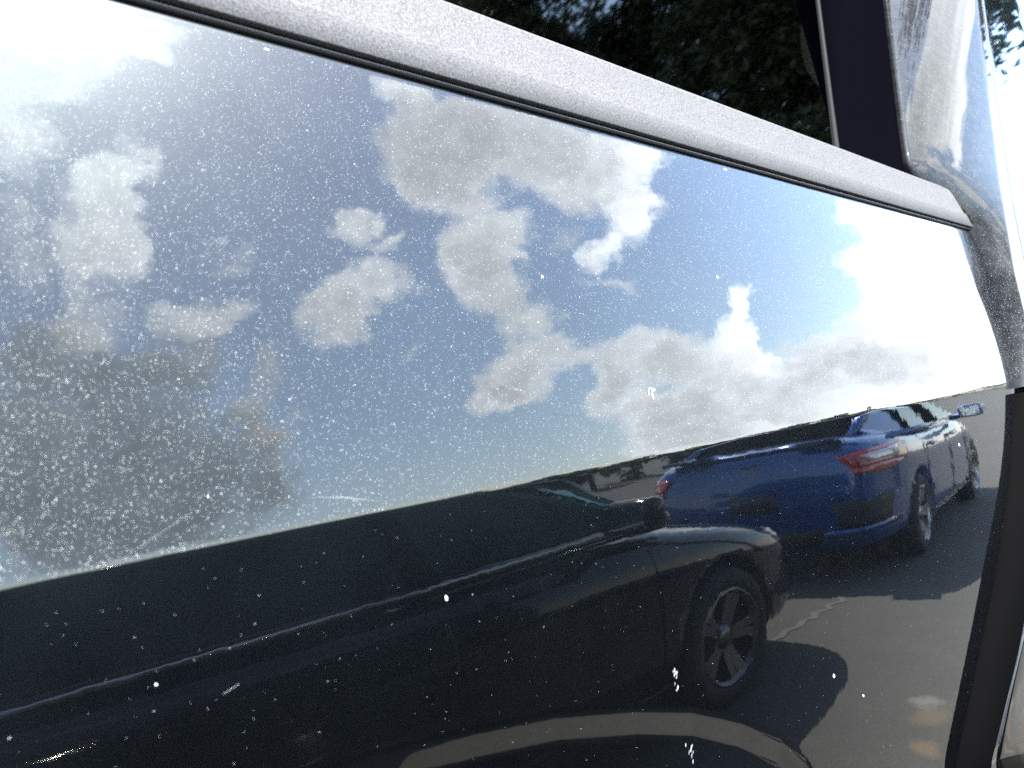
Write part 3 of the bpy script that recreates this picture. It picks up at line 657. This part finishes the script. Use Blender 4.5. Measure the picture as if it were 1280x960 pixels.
def quad_mesh(name, V, m, material, parent):
    me = bpy.data.meshes.new(name); me.vertices.add(len(V)); me.vertices.foreach_set('co', V.astype(np.float32).ravel())
    me.loops.add(m*4); me.loops.foreach_set('vertex_index', np.arange(m*4, dtype=np.int32)); me.polygons.add(m); me.polygons.foreach_set('loop_start', np.arange(0, m*4, 4, dtype=np.int32)); me.polygons.foreach_set('loop_total', np.full(m, 4, dtype=np.int32))
    me.update(calc_edges=True); me.materials.append(material); o = bpy.data.objects.new(name, me); COL.objects.link(o); o.parent = parent; return o
def tree(name, label, loc, trunk, limbs, blobs, n, size, seed, group=None):
    t = thing(name, label, 'tree', loc, 0, group); bm = bmesh.new(); tube(bm, trunk[0], trunk[1], 10); obj_bm('trunk', bm, M_BARK, t, True)
    bm = bmesh.new()
    for p, r in limbs: tube(bm, p, r, 6)
    if limbs: obj_bm('limb', bm, M_BARK, t, True)
    V, m = leaf_cloud(blobs, n, size, seed); quad_mesh('crown', V, m, M_LEAF, t); return t
# the big tree whose crown leans over the lot: mirrored in the side window
rr = random.Random(3); blobs = []
def crown_dir(azd, eld, dist, R):
    a, e = math.radians(azd), math.radians(eld)
    blobs.append((dist*math.cos(a), .6+dist*math.sin(a), 1.6+dist*math.tan(e), R))
for azd in np.arange(63, 90.5, 3.2):
    e0 = float(np.interp(azd, [63, 70, 76, 82, 93], [46, 37, 31, 24, 25]))
    for de in (0, 5, 10, 15, 20, 25):
        if rr.random() < .07: continue
        crown_dir(azd+rr.uniform(-1.5, 1.5), e0+de+rr.uniform(-1, 1.5), rr.uniform(7.6, 9.4), rr.uniform(.6, .9))
TX, TY = -.9, 11.2
bl = [(x-TX, y-TY, z, R) for x, y, z, R in blobs] + [(1.3, .4, 9.6, 1.3), (1.6, 1.0, 10.8, 1.4)]
limbs = [([(0, 0, 3.2), (.7, -.7, 4.9), (1.5, -1.4, 5.6), (2.6, -2.2, 6.6)], [.16, .12, .05, .015]), ([(0, 0, 4.2), (1, -1, 6.4), (2.4, -2., 8.0), (3.6, -3.2, 9.6)], [.17, .12, .05, .015]), ([(0, 0, 4.4), (.8, -.6, 7.5), (1.8, -1.5, 10), (3., -2.5, 12)], [.15, .11, .05, .015]), ([(0, 0, 4.5), (.2, .5, 7), (.5, 1, 9.5)], [.14, .09, .03])]
tree('overhanging_tree', 'leafy tree with a wide leaning crown, mirrored dark green in the SUV side window', (TX, TY, 0), ([(0, 0, -.1), (.05, 0, 1.5), (.0, .05, 3.2), (-.05, .1, 4.6)], [.32, .25, .21, .16]), limbs, bl, 120000, .06, 5)
# low trees far off along the lot
rr = random.Random(9)
FAR = [(a_, 118+rr.uniform(-6, 8), rr.uniform(4.6, 7.5) if a_ > 74 else rr.uniform(3.4, 4.6)) for a_ in np.arange(70.5, 82.5, 1.1)] + [(a_, 27+rr.uniform(-2, 3), rr.uniform(2.3, 3.1)) for a_ in np.arange(3, 70, 3.1)]
for i, (az, dist, hgt) in enumerate(FAR):
    a = math.radians(az); x, y = dist*math.cos(a), dist*math.sin(a)
    B = [(rr.uniform(-.5, .5)*hgt*.6, rr.uniform(-.5, .5)*hgt*.6, hgt*rr.uniform(.30, .80), hgt*rr.uniform(.28, .42)) for _ in range(8)]
    tree('distant_tree', 'low round green tree far across the lot on the mirrored horizon', (x, y, 0), ([(0, 0, -.1), (0, 0, hgt*.2), (.05, 0, hgt*.5)], [.10, .08, .04]), [], B, 1500, .16, 40+i, 'distant trees on the horizon')

# ------------------------------------------------------------------ dust, spots and scratches on the door
def door_point(y, z): return Vector((float(side_x(z)) + float(scallop(np.array([y]), z)[0]), y, z))
def door_normal(y, z):
    e = .001; a = door_point(y, z+e)-door_point(y, z-e); b = door_point(y+e, z)-door_point(y-e, z); return b.cross(a).normalized()
def specks(name, Y, Z, X, NX, NZ, S, parent, m):
    """flattened four-sided grains"""
    n = len(Y); P = np.stack([X, Y, Z], 1); Nn = np.stack([NX, np.zeros(n), NZ], 1); T = np.tile([0., 1., 0.], (n, 1)); Bt = np.cross(Nn, T)
    ang = RNG.uniform(0, PI, n); V = np.empty((n, 5, 3)); asp = RNG.uniform(.7, 1.5, n)
    for k in range(4):
        a = ang + k*PI/2; rr_ = S*np.where(k % 2 == 0, asp, 1/asp)
        V[:, k] = P + T*(np.cos(a)*rr_)[:, None] + Bt*(np.sin(a)*rr_)[:, None]
    V[:, 4] = P + Nn*(S*.75)[:, None]; V = V.reshape(-1, 3)
    base = np.arange(n)*5; Fc = np.concatenate([np.stack([base+k, base+(k+1) % 4, base+4], 1) for k in range(4)])
    me = bpy.data.meshes.new(name); me.vertices.add(len(V)); me.vertices.foreach_set('co', V.astype(np.float32).ravel()); f = len(Fc)
    me.loops.add(f*3); me.loops.foreach_set('vertex_index', Fc.astype(np.int32).ravel()); me.polygons.add(f); me.polygons.foreach_set('loop_start', np.arange(0, f*3, 3, dtype=np.int32)); me.polygons.foreach_set('loop_total', np.full(f, 3, dtype=np.int32))
    me.update(calc_edges=True); me.materials.append(m); o = bpy.data.objects.new(name, me); COL.objects.link(o); o.parent = parent; o['kind'] = 'stuff'; return o
def scatter(n, zlo, zhi, ymax):
    Y = Y_FRONT + (ymax-Y_FRONT)*RNG.random(n)**3.8; Z = RNG.uniform(zlo, zhi, n); k = Y < np.interp(Z, _dz, _dy)-.006; return Y[k], Z[k]  # crowds forward: glitter near the sun's reflection put into the dust density
Yu, Zu = scatter(210000, 1.272, 1.538, 1.5); Yl, Zl = scatter(3600, .95, 1.266, 1.3)
Y = np.concatenate([Yu, Yl]); Z = np.concatenate([Zu, Zl]); u = Z-ZB; slope = np.where(u >= 0, np.interp(u, _u, _s), RL*u-A0); nrm = np.sqrt(1+slope**2)
S = np.clip(RNG.lognormal(math.log(.000072), .38, len(Y)), .00003, .0004)*(1.0+.25*np.clip(Y, 0, 1))*(1+.25*np.clip((.30-Y)/.30, 0, 1))
specks('dust_specks', Y, Z, side_x(Z)+scallop(Y, Z), 1/nrm, slope/nrm, S, rear_door, M_SPECK)
# dust on the rounded quarter panel
n = 8000; Zq = 1.28+1.05*RNG.random(n); tq = RNG.random(n); Xq = []; Yq = []
for z, t in zip(Zq, tq):
    ax, ay, bx, by = qa_x(z), qa_y(z), qb_x(z), qb_y(z); cx, cy = ax+(bx-ax)*.66, ay+(by-ay)*.34
    Xq.append(ax*(1-t)**2+cx*2*t*(1-t)+bx*t*t); Yq.append(ay*(1-t)**2+cy*2*t*(1-t)+by*t*t)
specks('dust_specks', np.array(Yq), Zq, np.array(Xq), np.full(n, .8), np.zeros(n), np.clip(RNG.lognormal(math.log(.00024), .4, n), .00008, .0008), quarter, M_SPECK)
M_SPOT = mat('dropping', (.80, .79, .74), .5)
SPOTS = [(.2409, 1.2227, .0008, .0014), (.377, 1.4021, .0011, .0012), (.603, 1.4117, .0013, .0019), (.6235, 1.0648, .0016, .0016), (.7007, 1.5345, .0035, .0010), (.2126, 1.5340, .0018, .0006), (.6707, 1.0331, .0011, .0012), (.1006, 1.2251, .0004, .0005), (1.0542, 1.2098, .0016, .0020)]
for y, z, a, b_ in SPOTS:
    bm = bmesh.new(); bmesh.ops.create_icosphere(bm, subdivisions=2, radius=1); p = door_point(y, z); nn = door_normal(y, z)
    for v in bm.verts: v.co = v.co*(1+.18*math.sin(5*v.co.y+3*v.co.z)); v.co = Vector((v.co.x*.0004, v.co.y*a, v.co.z*b_))
    o = obj_bm('dirt_spot', bm, M_SPOT, rear_door, True); o.location = p + nn*.0001
# the comma-shaped dried drop, and white scuffs low in the door
def smear(name, pts, wid, m, parent, lift=.0003):
    L_, R_ = [], []
    for i, (y, z) in enumerate(pts):
        p = door_point(y, z) + door_normal(y, z)*lift; q = Vector((0, pts[min(i+1, len(pts)-1)][0]-pts[max(i-1, 0)][0], pts[min(i+1, len(pts)-1)][1]-pts[max(i-1, 0)][1])).normalized(); s = q.cross(Vector((1, 0, 0)))
        ww = wid[i] if isinstance(wid, (list, tuple)) else wid*(1 if 0 < i < len(pts)-1 else .25)
        L_.append(p+s*ww); R_.append(p-s*ww)
    return grid([L_, [(a+b)/2+Vector((lift, 0, 0)) for a, b in zip(L_, R_)], R_], name, m, parent, True)
bm = bmesh.new(); bmesh.ops.create_icosphere(bm, subdivisions=2, radius=1)
for v in bm.verts: v.co = Vector((v.co.x*.0005, v.co.y*.0021, v.co.z*.0011))
o = obj_bm('dried_drop', bm, M_SPOT, rear_door, True); o.location = door_point(.4575, 1.3172) + door_normal(.4575, 1.3172)*.0001
smear('dried_drop', [(.4566, 1.3178), (.4549, 1.3162), (.4542, 1.3135), (.4541, 1.3105)], [.0008, .0007, .0005, .0002], M_SPOT, rear_door)
smear('dried_drop', [(.4560, 1.3190), (.4530, 1.3186), (.4512, 1.3168), (.4505, 1.3140)], [.0002, .0003, .0003, .0001], M_SPOT, rear_door)
M_SCUFF = mat('scuff', (.30, .30, .31), .6)
SCR = [[(.4486, 1.3524), (.4717, 1.3501), (.4913, 1.3464)], [(.31, 1.3284), (.3256, 1.326), (.3411, 1.3193)], [(.2249, 1.3518), (.2362, 1.3497)], [(.175, 1.2843), (.1931, 1.2814), (.2133, 1.2761)], [(.8481, 1.5122), (.8668, 1.494), (.8831, 1.4793)], [(.3472, 1.3091), (.3645, 1.3061)], [(.1248, 1.2137), (.1316, 1.2155)], [(.6116, 1.2464), (.6341, 1.2332)], [(.1231, 1.2866), (.0983, 1.2754)]]
for s in SCR: smear('scratch', s, .00009, M_SCRATCH, rear_door, .0001)
rs = random.Random(21)
for (y, z, n_, sp) in ((.4118, 1.1275, 16, .006), (.4206, 1.0777, 9, .007)):
    for i in range(n_):
        a = y+rs.gauss(0, .0016); b = z+rs.uniform(-1, 1)*sp; l = rs.uniform(.001, .0028)
        smear('scuff', [(a, b), (a+l*.22, b+l*.5), (a+l*.4, b+l)], rs.uniform(.0002, .0006), M_SCUFF, rear_door, .00015)
